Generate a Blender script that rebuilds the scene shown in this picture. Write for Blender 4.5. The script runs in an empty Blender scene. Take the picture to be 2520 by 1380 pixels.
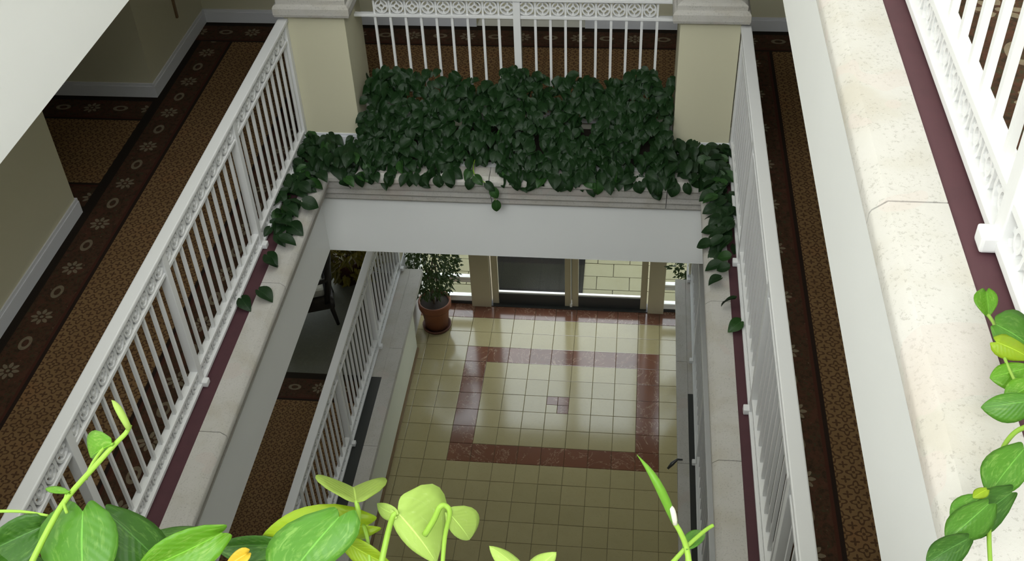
import bpy, bmesh, math, random
from mathutils import Vector, Matrix
PI = math.pi
S = bpy.context.scene
COL = S.collection
UP = 8.88            # everything is laid out with the eye at z = 0; this lifts it so that the lobby floor is z = 0

# ------------------------------------------------------------------ camera
def cam_axes(p, y, r):
    f = Vector((math.sin(y)*math.cos(p), math.cos(y)*math.cos(p), -math.sin(p)))
    rt = Vector((math.cos(y), -math.sin(y), 0)); up = rt.cross(f)
    return math.cos(r)*rt + math.sin(r)*up, -math.sin(r)*rt + math.cos(r)*up, f
cd = bpy.data.cameras.new('camera'); cam = bpy.data.objects.new('camera', cd); COL.objects.link(cam)
cR, cU, cF = cam_axes(0.7099, -0.1347, -0.0482)
M = Matrix.Identity(4)
for i in range(3):
    M[i][0], M[i][1], M[i][2] = cR[i], cU[i], -cF[i]
M[2][3] = UP
cam.matrix_world = M
cd.sensor_width = 36.0; cd.lens = 2721.5/2520*36.0; cd.clip_start = 0.05; cd.clip_end = 200
S.camera = cam
# ------------------------------------------------------------------ light
w = bpy.data.worlds.new('world'); S.world = w; w.use_nodes = True
bg = w.node_tree.nodes['Background']; bg.inputs[0].default_value = (0.90, 0.95, 1.0, 1); bg.inputs[1].default_value = 4.6
def area(name, loc, sx, sy, power, color, rot=(0, 0, 0)):
    l = bpy.data.lights.new(name, 'AREA'); l.shape = 'RECTANGLE'; l.size = sx; l.size_y = sy
    l.energy = power; l.color = color
    o = bpy.data.objects.new(name, l); o.location = loc; o.rotation_euler = rot; COL.objects.link(o); return o
DAY = (0.93, 0.965, 1.0)
area('fill_left_low', (-3.86, 1.8, UP+1.2), 2.6, 12.0, 136, DAY, (0, -PI/2, 0))  # added fill light before the left wall, brightens the upper fascias; no window there
area('fill_left_high', (-3.86, 1.8, UP+4.6), 3.6, 12.0, 48, DAY, (0, -PI/2, 0))  # second added fill, higher on the same windowless wall
area('fill_right', (2.16, 1.8, UP+4.6), 3.6, 12.0, 410, DAY, (0, PI/2, 0))  # added fill from the right, reaches down into the well; wall behind is solid
area('fill_rear', (-0.85, -4.85, UP+4.6), 5.6, 3.8, 800, DAY, (PI/2, 0, 0))  # added fill behind the viewer for the far fascia and pillars, no real window
S.view_settings.view_transform = 'Standard'; S.view_settings.look = 'None'
S.view_settings.exposure = 0.0; S.view_settings.gamma = 1.0
try: S.view_settings.use_curve_mapping = False
except Exception: pass
S.cycles.max_bounces = 10; S.cycles.diffuse_bounces = 5; S.cycles.transparent_max_bounces = 12
S.cycles.caustics_reflective = False; S.cycles.caustics_refractive = False
S.cycles.use_denoising = True

# ------------------------------------------------------------------ materials
class NT:
    def __init__(self, name):
        self.m = bpy.data.materials.new(name); self.m.use_nodes = True
        self.t = self.m.node_tree; self.n = self.t.nodes; self.b = self.n['Principled BSDF']
    def node(self, typ, **kw):
        x = self.n.new(typ)
        for k, v in kw.items(): setattr(x, k, v)
        return x
    def put(self, sock, v):
        if isinstance(v, bpy.types.NodeSocket): self.t.links.new(v, sock)
        elif v is not None: sock.default_value = v
    def math(self, op, a, b=None, c=None, clamp=False):
        x = self.node('ShaderNodeMath', operation=op, use_clamp=clamp)
        for s, v in zip(x.inputs, (a, b, c)): self.put(s, v)
        return x.outputs[0]
    def mix(self, f, a, b):
        x = self.node('ShaderNodeMix', data_type='RGBA')
        self.put(x.inputs[0], f); self.put(x.inputs[6], a); self.put(x.inputs[7], b); return x.outputs[2]
    def noise(self, scale, detail=3, vec=None, rough=0.55, dist=0.0, out=0):
        x = self.node('ShaderNodeTexNoise'); x.inputs['Scale'].default_value = scale
        x.inputs['Detail'].default_value = detail; x.inputs['Roughness'].default_value = rough
        x.inputs['Distortion'].default_value = dist
        if vec is not None: self.put(x.inputs['Vector'], vec)
        return x.outputs[out]
    def co(self, out='Object'): return self.node('ShaderNodeTexCoord').outputs[out]
    def ramp(self, f, stops):
        x = self.node('ShaderNodeValToRGB'); e = x.color_ramp.elements
        while len(e) < len(stops): e.new(0.5)
        for el, (p, c) in zip(e, stops): el.position = p; el.color = c
        self.put(x.inputs[0], f); return x.outputs[0]
    def bump(self, h, strength, dist=0.01):
        x = self.node('ShaderNodeBump'); x.inputs['Strength'].default_value = strength; x.inputs['Distance'].default_value = dist
        self.put(x.inputs['Height'], h); self.put(self.b.inputs['Normal'], x.outputs[0])
    def base(self, c, rough=0.5, spec=None, metal=None):
        self.put(self.b.inputs['Base Color'], c); self.put(self.b.inputs['Roughness'], rough)
        if spec is not None: self.b.inputs['Specular IOR Level'].default_value = spec
        if metal is not None: self.b.inputs['Metallic'].default_value = metal
        return self.m
def C4(r, g, b): return (r, g, b, 1.0)

def paint(name, c, rough=0.6, var=0.05, bump=0.05):
    t = NT(name); n = t.noise(1.7, 4, t.co())
    d = tuple(max(0, x*(1-var)) for x in c)
    t.bump(t.noise(90, 3, t.co()), bump, 0.004)
    return t.base(t.mix(n, C4(*d), C4(*c)), rough)
MAT = {}
MAT['white'] = paint('white_wall_paint', (0.83, 0.84, 0.825))
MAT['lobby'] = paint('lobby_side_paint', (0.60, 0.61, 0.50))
MAT['ceil'] = paint('ceiling_paint', (0.72, 0.72, 0.69))
MAT['cream'] = paint('cream_wall_paint', (0.60, 0.575, 0.415), 0.6, 0.04)
MAT['shell'] = paint('pale_shell_paint', (0.78, 0.77, 0.72))
MAT['base'] = paint('white_trim_paint', (0.72, 0.73, 0.76), 0.4, 0.03)
MAT['metal'] = paint('white_enamel', (0.715, 0.72, 0.715), 0.5, 0.05, 0.02)
MAT['dark'] = paint('dark_bronze', (0.035, 0.037, 0.035), 0.4)
MAT['alu'] = paint('tan_aluminium', (0.47, 0.42, 0.30), 0.38, 0.08)
MAT['alulight'] = paint('pale_aluminium', (0.80, 0.80, 0.77), 0.3)
MAT['wicker'] = paint('dark_wicker', (0.028, 0.022, 0.016), 0.55, 0.4, 0.4)
MAT['cushion'] = paint('pale_cushion_cloth', (0.50, 0.50, 0.44), 0.85)
MAT['soil'] = paint('dark_soil', (0.035, 0.024, 0.016), 0.95, 0.6, 0.6)
MAT['bark'] = paint('grey_bark', (0.16, 0.12, 0.08), 0.8, 0.4, 0.4)
MAT['brass'] = paint('yellow_flower', (0.42, 0.30, 0.04), 0.5)
MAT['mat'] = paint('slate_doormat', (0.009, 0.0095, 0.0085), 0.95, 0.35, 0.5); MAT['mat'].node_tree.nodes['Principled BSDF'].inputs['Specular IOR Level'].default_value = 0.0
MAT['brownbase'] = paint('brown_skirting', (0.22, 0.14, 0.07), 0.4, 0.3)

def stone():
    t = NT('speckled_limestone'); co = t.co()
    n = t.noise(5, 4, co); f = t.noise(95, 5, co, 0.75); g = t.noise(17, 3, co, 0.6, 0.6)
    c = t.ramp(n, [(0.3, C4(0.434, 0.408, 0.353)), (0.5, C4(0.476, 0.461, 0.425)), (0.72, C4(0.503, 0.485, 0.456))])
    pits = t.math('MULTIPLY', t.math('GREATER_THAN', f, 0.575), t.math('GREATER_THAN', g, 0.44))
    c = t.mix(t.math('MULTIPLY', pits, 0.45), c, C4(0.274, 0.256, 0.225))
    pk = t.noise(3.1, 2, co); c = t.mix(t.math('MULTIPLY', t.math('GREATER_THAN', pk, 0.6), 0.35), c, C4(0.488, 0.419, 0.384))
    t.bump(t.math('SUBTRACT', t.math('MULTIPLY', f, 0.5), pits), 0.35, 0.006)
    return t.base(c, 0.85, 0.2)
MAT['stone'] = stone()
def maroon():
    t = NT('maroon_gutter_paint'); n = t.noise(14, 4, t.co())
    return t.base(t.mix(n, C4(0.0548, 0.0185, 0.0244), C4(0.0777, 0.0252, 0.0326)), 0.75)
MAT['maroon'] = maroon()

def carpet_field():
    t = NT('gold_brown_carpet'); co = t.co()
    sep = t.node('ShaderNodeSeparateXYZ'); t.put(sep.inputs[0], co); x, y = sep.outputs[0], sep.outputs[1]
    def lattice(px, off):
        def ax(v): return t.math('MULTIPLY', t.math('SUBTRACT', t.math('FRACT', t.math('ADD', t.math('DIVIDE', v, px), off)), 0.5), px)
        a_, b_ = ax(x), ax(y)
        return t.math('SQRT', t.math('ADD', t.math('MULTIPLY', a_, a_), t.math('MULTIPLY', b_, b_))), t.math('ARCTAN2', b_, a_)
    wob = t.math('MULTIPLY', t.math('SUBTRACT', t.noise(45, 3, co), 0.5), 0.014)
    r1, a1 = lattice(0.10, 0.0); r2, a2 = lattice(0.10, 0.5)
    q1 = t.math('LESS_THAN', t.math('ABSOLUTE', t.math('ADD', wob, t.math('SUBTRACT', r1, t.math('ADD', 0.029, t.math('MULTIPLY', t.math('COSINE', t.math('MULTIPLY', a1, 4)), 0.010))))), 0.0065)
    q2 = t.math('LESS_THAN', t.math('ADD', r2, wob), t.math('ADD', 0.016, t.math('MULTIPLY', t.math('COSINE', t.math('MULTIPLY', a2, 4)), 0.009)))
    q3 = t.math('LESS_THAN', t.math('ADD', r1, wob), 0.009)
    dark = t.math('MAXIMUM', t.math('MAXIMUM', q1, q2), q3)
    big = t.noise(3.2, 3, co); fine = t.noise(240, 2, co)
    c = t.ramp(big, [(0.3, C4(0.198, 0.116, 0.050)), (0.55, C4(0.231, 0.142, 0.064)), (0.75, C4(0.242, 0.125, 0.053))])
    c = t.mix(dark, c, C4(0.074, 0.036, 0.019))
    c = t.mix(t.math('MULTIPLY', fine, 0.5), c, C4(0.12, 0.075, 0.035))
    t.bump(fine, 0.3, 0.006)
    return t.base(c, 0.95, 0.1)
MAT['carpet'] = carpet_field()

def carpet_border():
    # UV: u runs along the band in metres, v across it in metres (0 = outer edge, 0.37 = inner edge)
    t = NT('flowered_carpet_border'); sep = t.node('ShaderNodeSeparateXYZ'); t.put(sep.inputs[0], t.co('UV'))
    u, v = sep.outputs[0], sep.outputs[1]; co = t.co('UV')
    per = 0.486
    def cell(off):
        return t.math('MULTIPLY', t.math('SUBTRACT', t.math('FRACT', t.math('ADD', t.math('DIVIDE', u, per), off)), 0.5), per)
    dv = t.math('SUBTRACT', v, 0.195)
    def polar(du, ku, kv):
        a = t.math('MULTIPLY', du, ku); b = t.math('MULTIPLY', dv, kv)
        return t.math('SQRT', t.math('ADD', t.math('MULTIPLY', a, a), t.math('MULTIPLY', b, b))), t.math('ARCTAN2', b, a)
    mot = t.noise(30, 4, co, 0.65); mot2 = t.noise(11, 3, co); fine = t.noise(190, 2, co)
    band = t.ramp(mot, [(0.30, C4(0.020, 0.016, 0.010)), (0.44, C4(0.045, 0.027, 0.015)), (0.54, C4(0.077, 0.033, 0.019)), (0.63, C4(0.035, 0.041, 0.020)), (0.75, C4(0.100, 0.062, 0.030))])
    band = t.mix(t.math('MULTIPLY', t.math('GREATER_THAN', mot2, 0.57), 0.45), band, C4(0.098, 0.035, 0.022))
    # eight-petalled rosette
    r, th = polar(cell(0.5), 1.0, 1.0)
    pet = t.math('MULTIPLY', t.math('GREATER_THAN', r, 0.026), t.math('LESS_THAN', r, t.math('ADD', 0.058, t.math('MULTIPLY', t.math('COSINE', t.math('MULTIPLY', th, 8)), 0.014))))
    pet = t.math('MULTIPLY', pet, t.math('GREATER_THAN', t.math('COSINE', t.math('MULTIPLY', th, 8)), -0.72))
    eye = t.math('LESS_THAN', r, 0.012)
    # oval ring
    r2, th2 = polar(cell(0.0), 0.72, 1.15)
    ring = t.math('MULTIPLY', t.math('GREATER_THAN', r2, 0.024), t.math('LESS_THAN', r2, 0.045))
    fl = t.math('MAXIMUM', t.math('MAXIMUM', pet, ring), eye)
    c = t.mix(t.math('MULTIPLY', fl, t.math('ADD', 0.40, t.math('MULTIPLY', mot, 0.6))), band, C4(0.27, 0.225, 0.15))
    # scattered light buds between the flowers
    buds = t.math('MULTIPLY', t.math('GREATER_THAN', t.noise(44, 2, co), 0.70), t.math('GREATER_THAN', mot2, 0.45))
    c = t.mix(t.math('MULTIPLY', buds, 0.5), c, C4(0.19, 0.155, 0.10))
    edge = t.math('LESS_THAN', v, 0.080)
    c = t.mix(edge, c, C4(0.012, 0.010, 0.008))
    l1 = t.math('MULTIPLY', t.math('GREATER_THAN', v, 0.325), t.math('LESS_THAN', v, 0.345))
    c = t.mix(l1, c, C4(0.06, 0.018, 0.012))
    l2 = t.math('GREATER_THAN', v, 0.345); c = t.mix(l2, c, C4(0.016, 0.010, 0.008))
    c = t.mix(t.math('MULTIPLY', fine, 0.35), c, C4(0.06, 0.04, 0.025))
    t.bump(fine, 0.3, 0.006)
    return t.base(c, 0.95, 0.1)
MAT['border'] = carpet_border()

def tile(name, c0, c1, vein, rough, size=1.0):
    t = NT(name); oi = t.node('ShaderNodeObjectInfo')
    mp = t.node('ShaderNodeVectorMath', operation='ADD'); t.put(mp.inputs[0], t.co()); rv = t.node('ShaderNodeCombineXYZ')
    t.put(rv.inputs[2], t.math('MULTIPLY', oi.outputs['Random'], 60.0)); t.put(mp.inputs[1], rv.outputs[0])
    ms = t.node('ShaderNodeVectorMath', operation='SCALE'); t.put(ms.inputs[0], mp.outputs[0]); ms.inputs['Scale'].default_value = size; co = ms.outputs[0]
    n = t.noise(4.5, 4, co, 0.6, 0.5); wv = t.noise(6.5, 5, co, 0.65, 1.6)
    c = t.mix(n, C4(*c0), C4(*c1))
    c = t.mix(t.math('MULTIPLY', oi.outputs['Random'], 0.32), c, C4(*(x*0.78 for x in c0)))
    line = t.math('LESS_THAN', t.math('ABSOLUTE', t.math('SUBTRACT', wv, 0.5)), vein[1])
    c = t.mix(t.math('MULTIPLY', line, vein[2]), c, C4(*vein[0]))
    t.bump(t.noise(2.2, 2, co), 0.05, 0.004)
    return t.base(c, rough, 0.6 if rough < 0.2 else 0.1)
MAT['tile'] = tile('cream_marble_tile', (0.325, 0.275, 0.14), (0.38, 0.33, 0.18), ((0.21, 0.17, 0.075), 0.006, 0.25), 0.14)
MAT['red'] = tile('red_marble_tile', (0.115, 0.048, 0.027), (0.20, 0.082, 0.048), ((0.42, 0.30, 0.21), 0.007, 0.55), 0.14, 0.45)
MAT['grout'] = paint('tile_grout', (0.19, 0.155, 0.08), 0.7)
MAT['paver'] = tile('cream_paver', (0.155, 0.146, 0.088), (0.18, 0.17, 0.11), ((0.115, 0.10, 0.055), 0.01, 0.2), 0.85)
MAT['greytile'] = tile('grey_slate_floor', (0.105, 0.105, 0.082), (0.135, 0.135, 0.105), ((0.17, 0.17, 0.13), 0.012, 0.3), 0.5)
MAT['terracotta'] = paint('terracotta', (0.22, 0.068, 0.026), 0.7, 0.35)
MAT['terradark'] = paint('dark_terracotta', (0.10, 0.034, 0.018), 0.6, 0.35)

def leafmat(name, c0, c1, fleck, amount, trans=0.35, rough=0.35):
    t = NT(name); co = t.co(); oi = t.node('ShaderNodeObjectInfo')
    n = t.noise(24, 3, co)
    us = t.node('ShaderNodeVectorMath', operation='MULTIPLY'); t.put(us.inputs[0], t.co('UV')); us.inputs[1].default_value = (5.0, 13.0, 1.0)
    ua = t.node('ShaderNodeVectorMath', operation='ADD'); t.put(ua.inputs[0], us.outputs[0]); ur = t.node('ShaderNodeCombineXYZ'); t.put(ur.inputs[2], t.math('MULTIPLY', oi.outputs['Random'], 40.0)); t.put(ua.inputs[1], ur.outputs[0])
    n2 = t.noise(1.0, 4, ua.outputs[0], 0.65, 0.8)
    c = t.mix(n, C4(*c0), C4(*c1))
    c = t.mix(t.math('MULTIPLY', t.math('MULTIPLY', t.math('SUBTRACT', n2, 0.80-amount*0.75), 6.0, clamp=True), 0.30), c, C4(*fleck))
    c = t.mix(t.math('MULTIPLY', oi.outputs['Random'], 0.35), c, C4(*(x*0.7 for x in c0)))
    # darker side veins from the leaf's own UV
    sep = t.node('ShaderNodeSeparateXYZ'); t.put(sep.inputs[0], t.co('UV'))
    vv = t.math('ABSOLUTE', t.math('SUBTRACT', sep.outputs[1], 0.5))
    st = t.math('SINE', t.math('MULTIPLY', t.math('ADD', sep.outputs[0], t.math('MULTIPLY', vv, -0.55)), 62))
    rib = t.math('LESS_THAN', vv, 0.012)
    c = t.mix(t.math('MULTIPLY', rib, 0.6), c, C4(*(min(1, x*1.7+0.03) for x in c1)))
    t.bump(t.math('ADD', t.math('MULTIPLY', st, 0.35), t.noise(30, 3, co)), 0.10, 0.005)
    t.base(c, rough, 0.28)
    tr = t.node('ShaderNodeBsdfTranslucent'); t.put(tr.inputs[0], c)
    mx = t.node('ShaderNodeMixShader'); mx.inputs[0].default_value = trans
    t.put(mx.inputs[1], t.b.outputs[0]); t.put(mx.inputs[2], tr.outputs[0])
    t.put(t.n['Material Output'].inputs[0], mx.outputs[0])
    return t.m
MAT['ivy'] = leafmat('dark_ivy_leaf', (0.0060, 0.0234, 0.0050), (0.0112, 0.0390, 0.0080), (0.022, 0.048, 0.018), 0.30, 0.10, 0.5)
MAT['ivy2'] = leafmat('young_ivy_leaf', (0.0160, 0.0520, 0.0096), (0.0272, 0.0880, 0.0160), (0.10, 0.24, 0.06), 0.30, 0.15, 0.42)
MAT['dark_leaf'] = leafmat('deep_green_leaf', (0.0330, 0.1110, 0.0109), (0.0495, 0.1554, 0.0151), (0.30, 0.52, 0.12), 0.37)
MAT['mid_leaf'] = leafmat('green_leaf', (0.0660, 0.2072, 0.0176), (0.0990, 0.2738, 0.0252), (0.40, 0.62, 0.16), 0.37)
MAT['bright_leaf'] = leafmat('bright_green_leaf', (0.0990, 0.2849, 0.0109), (0.1320, 0.3330, 0.0176), (0.55, 0.70, 0.2), 0.37)
MAT['lime_leaf'] = leafmat('lime_leaf', (0.2442, 0.3840, 0.0120), (0.3108, 0.4320, 0.0210), (0.2, 0.5, 0.05), 0.33)
MAT['pale_leaf'] = leafmat('pale_leaf_underside', (0.3520, 0.5040, 0.0961), (0.4000, 0.5544, 0.1364), (0.68, 0.78, 0.4), 0.3, 0.4, 0.55)
MAT['olive_leaf'] = leafmat('olive_leaf_underside', (0.2400, 0.3444, 0.0527), (0.2880, 0.3948, 0.0744), (0.5, 0.6, 0.2), 0.3, 0.4, 0.55)
MAT['yellow_leaf'] = leafmat('yellowed_leaf', (0.72, 0.50, 0.04), (0.78, 0.58, 0.07), (0.6, 0.3, 0.03), 0.25)
MAT['white_leaf'] = leafmat('papery_sheath', (0.72, 0.70, 0.60), (0.80, 0.78, 0.70), (0.6, 0.5, 0.4), 0.25)
MAT['stem'] = leafmat('green_stem', (0.1998, 0.3600, 0.0330), (0.2516, 0.4160, 0.0540), (0.55, 0.66, 0.3), 0.3, 0.1, 0.45)
MAT['ficus'] = leafmat('ficus_leaf', (0.030, 0.055, 0.014), (0.055, 0.09, 0.024), (0.14, 0.18, 0.05), 0.3, 0.3)
MAT['croton'] = leafmat('croton_leaf', (0.05, 0.055, 0.010), (0.22, 0.17, 0.02), (0.36, 0.26, 0.03), 0.42, 0.2)

def glass():
    t = NT('clear_glass'); t.n.remove(t.b)
    tr = t.node('ShaderNodeBsdfTransparent'); tr.inputs[0].default_value = C4(0.93, 0.95, 0.94)
    gl = t.node('ShaderNodeBsdfGlossy'); gl.inputs['Roughness'].default_value = 0.02
    ge = t.node('ShaderNodeNewGeometry'); dt = t.node('ShaderNodeVectorMath', operation='DOT_PRODUCT')
    t.put(dt.inputs[0], ge.outputs['Normal']); t.put(dt.inputs[1], ge.outputs['Incoming'])
    k = t.math('SUBTRACT', 1.0, t.math('ABSOLUTE', dt.outputs['Value'])); k2 = t.math('MULTIPLY', k, k)
    fz = t.math('ADD', 0.035, t.math('MULTIPLY', t.math('MULTIPLY', k2, t.math('MULTIPLY', k2, k)), 0.965))
    mx = t.node('ShaderNodeMixShader'); t.put(mx.inputs[0], fz); t.put(mx.inputs[1], tr.outputs[0]); t.put(mx.inputs[2], gl.outputs[0])
    t.put(t.n['Material Output'].inputs[0], mx.outputs[0]); return t.m
MAT['glass'] = glass()

# ------------------------------------------------------------------ mesh helpers
class MB:
    def __init__(s): s.v = []; s.f = []; s.uv = None; s.mi = []
    def add(s, vs, fs, mi=0):
        o = len(s.v); s.v += [tuple(x) for x in vs]; s.f += [tuple(i+o for i in f) for f in fs]; s.mi += [mi]*len(fs); return s
    def box(s, x0, x1, y0, y1, z0, z1, mi=0):
        return s.add([(x0,y0,z0),(x1,y0,z0),(x1,y1,z0),(x0,y1,z0),(x0,y0,z1),(x1,y0,z1),(x1,y1,z1),(x0,y1,z1)],
                     [(3,2,1,0),(4,5,6,7),(0,1,5,4),(1,2,6,5),(2,3,7,6),(3,0,4,7)], mi)
    def tube(s, pts, rad, n=8, cap=True, mi=0):
        pts = [Vector(p) for p in pts]; rr = rad if isinstance(rad, (list, tuple)) else [rad]*len(pts)
        rings = []; prev = None
        for i, p in enumerate(pts):
            d = (pts[min(i+1, len(pts)-1)] - pts[max(i-1, 0)]).normalized()
            a = prev if prev is not None else (Vector((0, 0, 1)) if abs(d.z) < 0.9 else Vector((1, 0, 0)))
            a = (a - d*a.dot(d)).normalized(); prev = a; b = d.cross(a)
            rings.append([p + (a*math.cos(2*PI*k/n) + b*math.sin(2*PI*k/n))*rr[i] for k in range(n)])
        vs = [v for r in rings for v in r]; fs = []
        for i in range(len(pts)-1):
            for k in range(n):
                k2 = (k+1) % n; fs.append((i*n+k, i*n+k2, (i+1)*n+k2, (i+1)*n+k))
        if cap: fs.append(tuple(range(n))[::-1]); fs.append(tuple((len(pts)-1)*n+k for k in range(n)))
        return s.add(vs, fs, mi)
    def lathe(s, prof, cx=0, cy=0, n=24, mi=0):
        vs = []; fs = []
        for (r, z) in prof:
            for k in range(n): vs.append((cx+r*math.cos(2*PI*k/n), cy+r*math.sin(2*PI*k/n), z))
        for i in range(len(prof)-1):
            for k in range(n):
                k2 = (k+1) % n; fs.append((i*n+k, i*n+k2, (i+1)*n+k2, (i+1)*n+k))
        return s.add(vs, fs, mi)
    def mesh(s, name, mats, smooth=False, bevel=0):
        me = bpy.data.meshes.new(name); me.from_pydata(s.v, [], s.f)
        for m in (mats if isinstance(mats, (list, tuple)) else [mats]): me.materials.append(MAT[m])
        for p, i in zip(me.polygons, s.mi): p.material_index = i; p.use_smooth = smooth
        if s.uv:
            l = me.uv_layers.new(name='UVMap')
            for p in me.polygons:
                for li in p.loop_indices: l.data[li].uv = s.uv[me.loops[li].vertex_index]
        if bevel:
            bm = bmesh.new(); bm.from_mesh(me)
            bmesh.ops.bevel(bm, geom=[e for e in bm.edges if len(e.link_faces) == 2 and e.calc_face_angle(0) > 0.6], offset=bevel, segments=2, profile=0.6, affect='EDGES')
            bm.to_mesh(me); bm.free()
        me.update(); return me
def put(name, me, parent=None, loc=(0, 0, 0), rot=(0, 0, 0), scale=None):
    o = bpy.data.objects.new(name, me); COL.objects.link(o)
    o.location = loc; o.rotation_euler = rot
    if scale: o.scale = scale
    if parent is not None: o.parent = parent
    return o
def obj(name, mb, mats, parent=None, smooth=False, bevel=0, loc=(0, 0, 0)):
    return put(name, mb.mesh(name, mats, smooth, bevel), parent, loc)
def thing(name, label, cat, loc=(0, 0, 0), group=None):
    o = bpy.data.objects.new(name, None); COL.objects.link(o); o.location = loc; o.empty_display_size = 0.1
    o['label'] = label; o['category'] = cat
    if group: o['group'] = group
    return o
def tag(o, label, cat, group=None):
    o['label'] = label; o['category'] = cat
    if group: o['group'] = group
    return o
def struct(o, label, cat):
    o['kind'] = 'structure'; o['label'] = label; o['category'] = cat; return o
def sempty(name, label, cat):
    o = bpy.data.objects.new(name, None); COL.objects.link(o); return struct(o, label, cat)

# ------------------------------------------------------------------ levels
XL, XR, YF, YN = -2.31, 0.63, 6.53, 0.74      # fascia planes round the well
L3 = dict(top=-1.39, bot=-2.245, flo=-1.47)
L2 = dict(top=-4.60, bot=-5.42, flo=-4.68)
L1 = dict(top=-7.65, bot=-8.88, flo=-7.73)
EX, WX, BY, FY = -6.0, 3.4, -5.0, 8.83        # building shell
SF = 9.80                                     # storefront plane

# ---- outer shell and floors
struct(obj('wall_left', MB().box(EX-0.1, EX, BY, 10.0, -8.9, 7.0), 'shell'), 'outer left wall of the building beyond the left corridors', 'wall')
struct(obj('wall_right', MB().box(WX, WX+0.1, BY, 10.0, -8.9, 7.0), 'shell'), 'outer right wall of the building beyond the right corridors', 'wall')
struct(obj('wall_back', MB().box(EX, WX, BY-0.1, BY, -8.9, 7.0), 'shell'), 'wall behind the viewer closing the atrium', 'wall')
struct(obj('ceiling', MB().box(EX, WX, BY, 10.0, 7.0, 7.1), 'ceil'), 'solid roof over the atrium', 'ceiling')

def slab(nm, x0, x1, y0, y1, lv, what):
    return struct(obj(nm, MB().box(x0, x1, y0, y1, lv['bot'], lv['flo']-0.004), 'ceil'), what, 'slab')
for lv, w in ((L3, 'upper'), (L2, 'middle')):
    slab('ceiling', EX, XL-0.1, BY, 10.0, lv, 'slab under the %s left corridor' % w)
    slab('ceiling', XR+0.1, WX, BY, 10.0, lv, 'slab under the %s right corridor' % w)
    slab('ceiling', XL-0.1, XR+0.1, YF+0.1, 10.0, lv, 'slab under the %s far corridor' % w)
    slab('ceiling', XL-0.1, XR+0.1, BY, YN-0.1, lv, 'slab under the %s near walkway' % w)
slab('floor', EX, XL-0.1, BY, SF+0.1, L1, 'raised ground slab left of the sunken lobby')
slab('floor', XR+0.1, WX, BY, SF+0.1, L1, 'raised ground slab right of the sunken lobby')

# ---- fascias (white faces of the slab edges round the well)
def fascia(nm, x0, x1, y0, y1, z0, z1, what, mat='white'):
    return struct(obj(nm, MB().box(x0, x1, y0, y1, z0, z1), mat), what, 'wall')
for lv, w in ((L3, 'upper'), (L2, 'middle')):
    t, b = lv['top']-0.012, lv['bot']
    fascia('wall_left', XL-0.1, XL, YN-0.1, YF+0.1, b-(0.02 if lv is L3 else 0), t, 'smooth white slab edge along the left of the %s well' % w)
    fascia('wall_right', XR, XR+0.1, YN-0.1, YF+0.1, b, t, 'smooth white slab edge along the right of the %s well' % w)
    fascia('wall_front', XL, XR, YF, YF+0.1, b, t, 'smooth white slab edge across the far end of the %s well' % w)
    fascia('wall_back', XL, XR, YN-0.1, YN, b, t, 'smooth white slab edge under the near planter at the %s level' % w)
LE = 8.95
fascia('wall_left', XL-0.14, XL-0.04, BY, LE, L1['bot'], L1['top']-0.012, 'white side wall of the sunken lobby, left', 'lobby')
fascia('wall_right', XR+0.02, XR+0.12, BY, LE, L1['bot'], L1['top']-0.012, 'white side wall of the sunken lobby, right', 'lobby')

# ---- stone copings: a stepped moulding swept along each edge, cut into blocks
PROF = [(-0.0215,0.0),(0.098,0.0),(0.127,-0.024),(0.131,-0.034),(0.131,-0.062),(0.122,-0.075),(0.106,-0.079),
        (0.106,-0.135),(0.100,-0.146),(0.084,-0.150),(0.080,-0.154),(0.080,-0.205),(0.072,-0.216),(0.055,-0.220),(0.050,-0.224),(0.050,-0.272),(0.040,-0.288),(0.0,-0.300),(-0.0215,-0.300)]
def coping(kind, lv, a, b, cuts, what, fpos=None, mitre=(False, False), nm='trim_1'):
    root = sempty(nm, what, 'coping')
    edges = [a] + [c for c in sorted(cuts) if a < c < b] + [b]
    for i in range(len(edges)-1):
        m = MB(); vs = []; n = len(PROF)
        for e, end in ((edges[i], 0), (edges[i+1], 1)):
            for (o, z) in PROF:
                q = e
                if end == 0 and i == 0 and mitre[0]: q = e + o
                elif end == 1 and i == len(edges)-2 and mitre[1]: q = e - o
                elif end == 0 and i > 0: q = e + 0.0025
                elif end == 1 and i < len(edges)-2: q = e - 0.0025
                z2 = lv['top'] + z
                if kind == 'left': vs.append((fpos+o, q, z2))
                elif kind == 'right': vs.append((fpos-o, q, z2))
                elif kind == 'far': vs.append((q, fpos-o, z2))
                else: vs.append((q, fpos+o, z2))
        fs = [(k, (k+1) % n, n+(k+1) % n, n+k) for k in range(n)] + [tuple(range(n)), tuple(range(2*n-1, n-1, -1))]
        if kind in ('right', 'far'): pass
        m.add(vs, fs); o = obj('coping_stone', m, 'stone', root, True)
        bm = bmesh.new(); bm.from_mesh(o.data); bmesh.ops.recalc_face_normals(bm, faces=bm.faces); bm.to_mesh(o.data); bm.free()
        for p in o.data.polygons: p.use_smooth = len(p.vertices) == 4
        o.data.set_sharp_from_angle(angle=0.5)
    return root
cut = [3.915 + 1.272*k for k in range(-6, 5)]
cut3 = [1.90 + 1.272*k for k in range(-2, 5)]
coping('left', L2, YN, YF, cut, 'stone coping along the left edge of the middle well', XL, (True, True), 'trim_1')
coping('right', L2, YN, YF, cut, 'stone coping along the right edge of the middle well', XR, (True, True), 'trim_2')
coping('far', L2, XL, XR, [-1.0, 0.27-0.35*0], 'stone planter coping across the far end, half hidden by ivy', YF, (True, True), 'trim_3')
coping('right', L3, YN, YF, cut3, 'bright stone coping on the upper right ledge', XR, (True, True), 'trim_4')
coping('left', L3, YN, YF, cut3, 'stone coping on the upper left ledge', XL, (True, True), 'trim_5')
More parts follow.
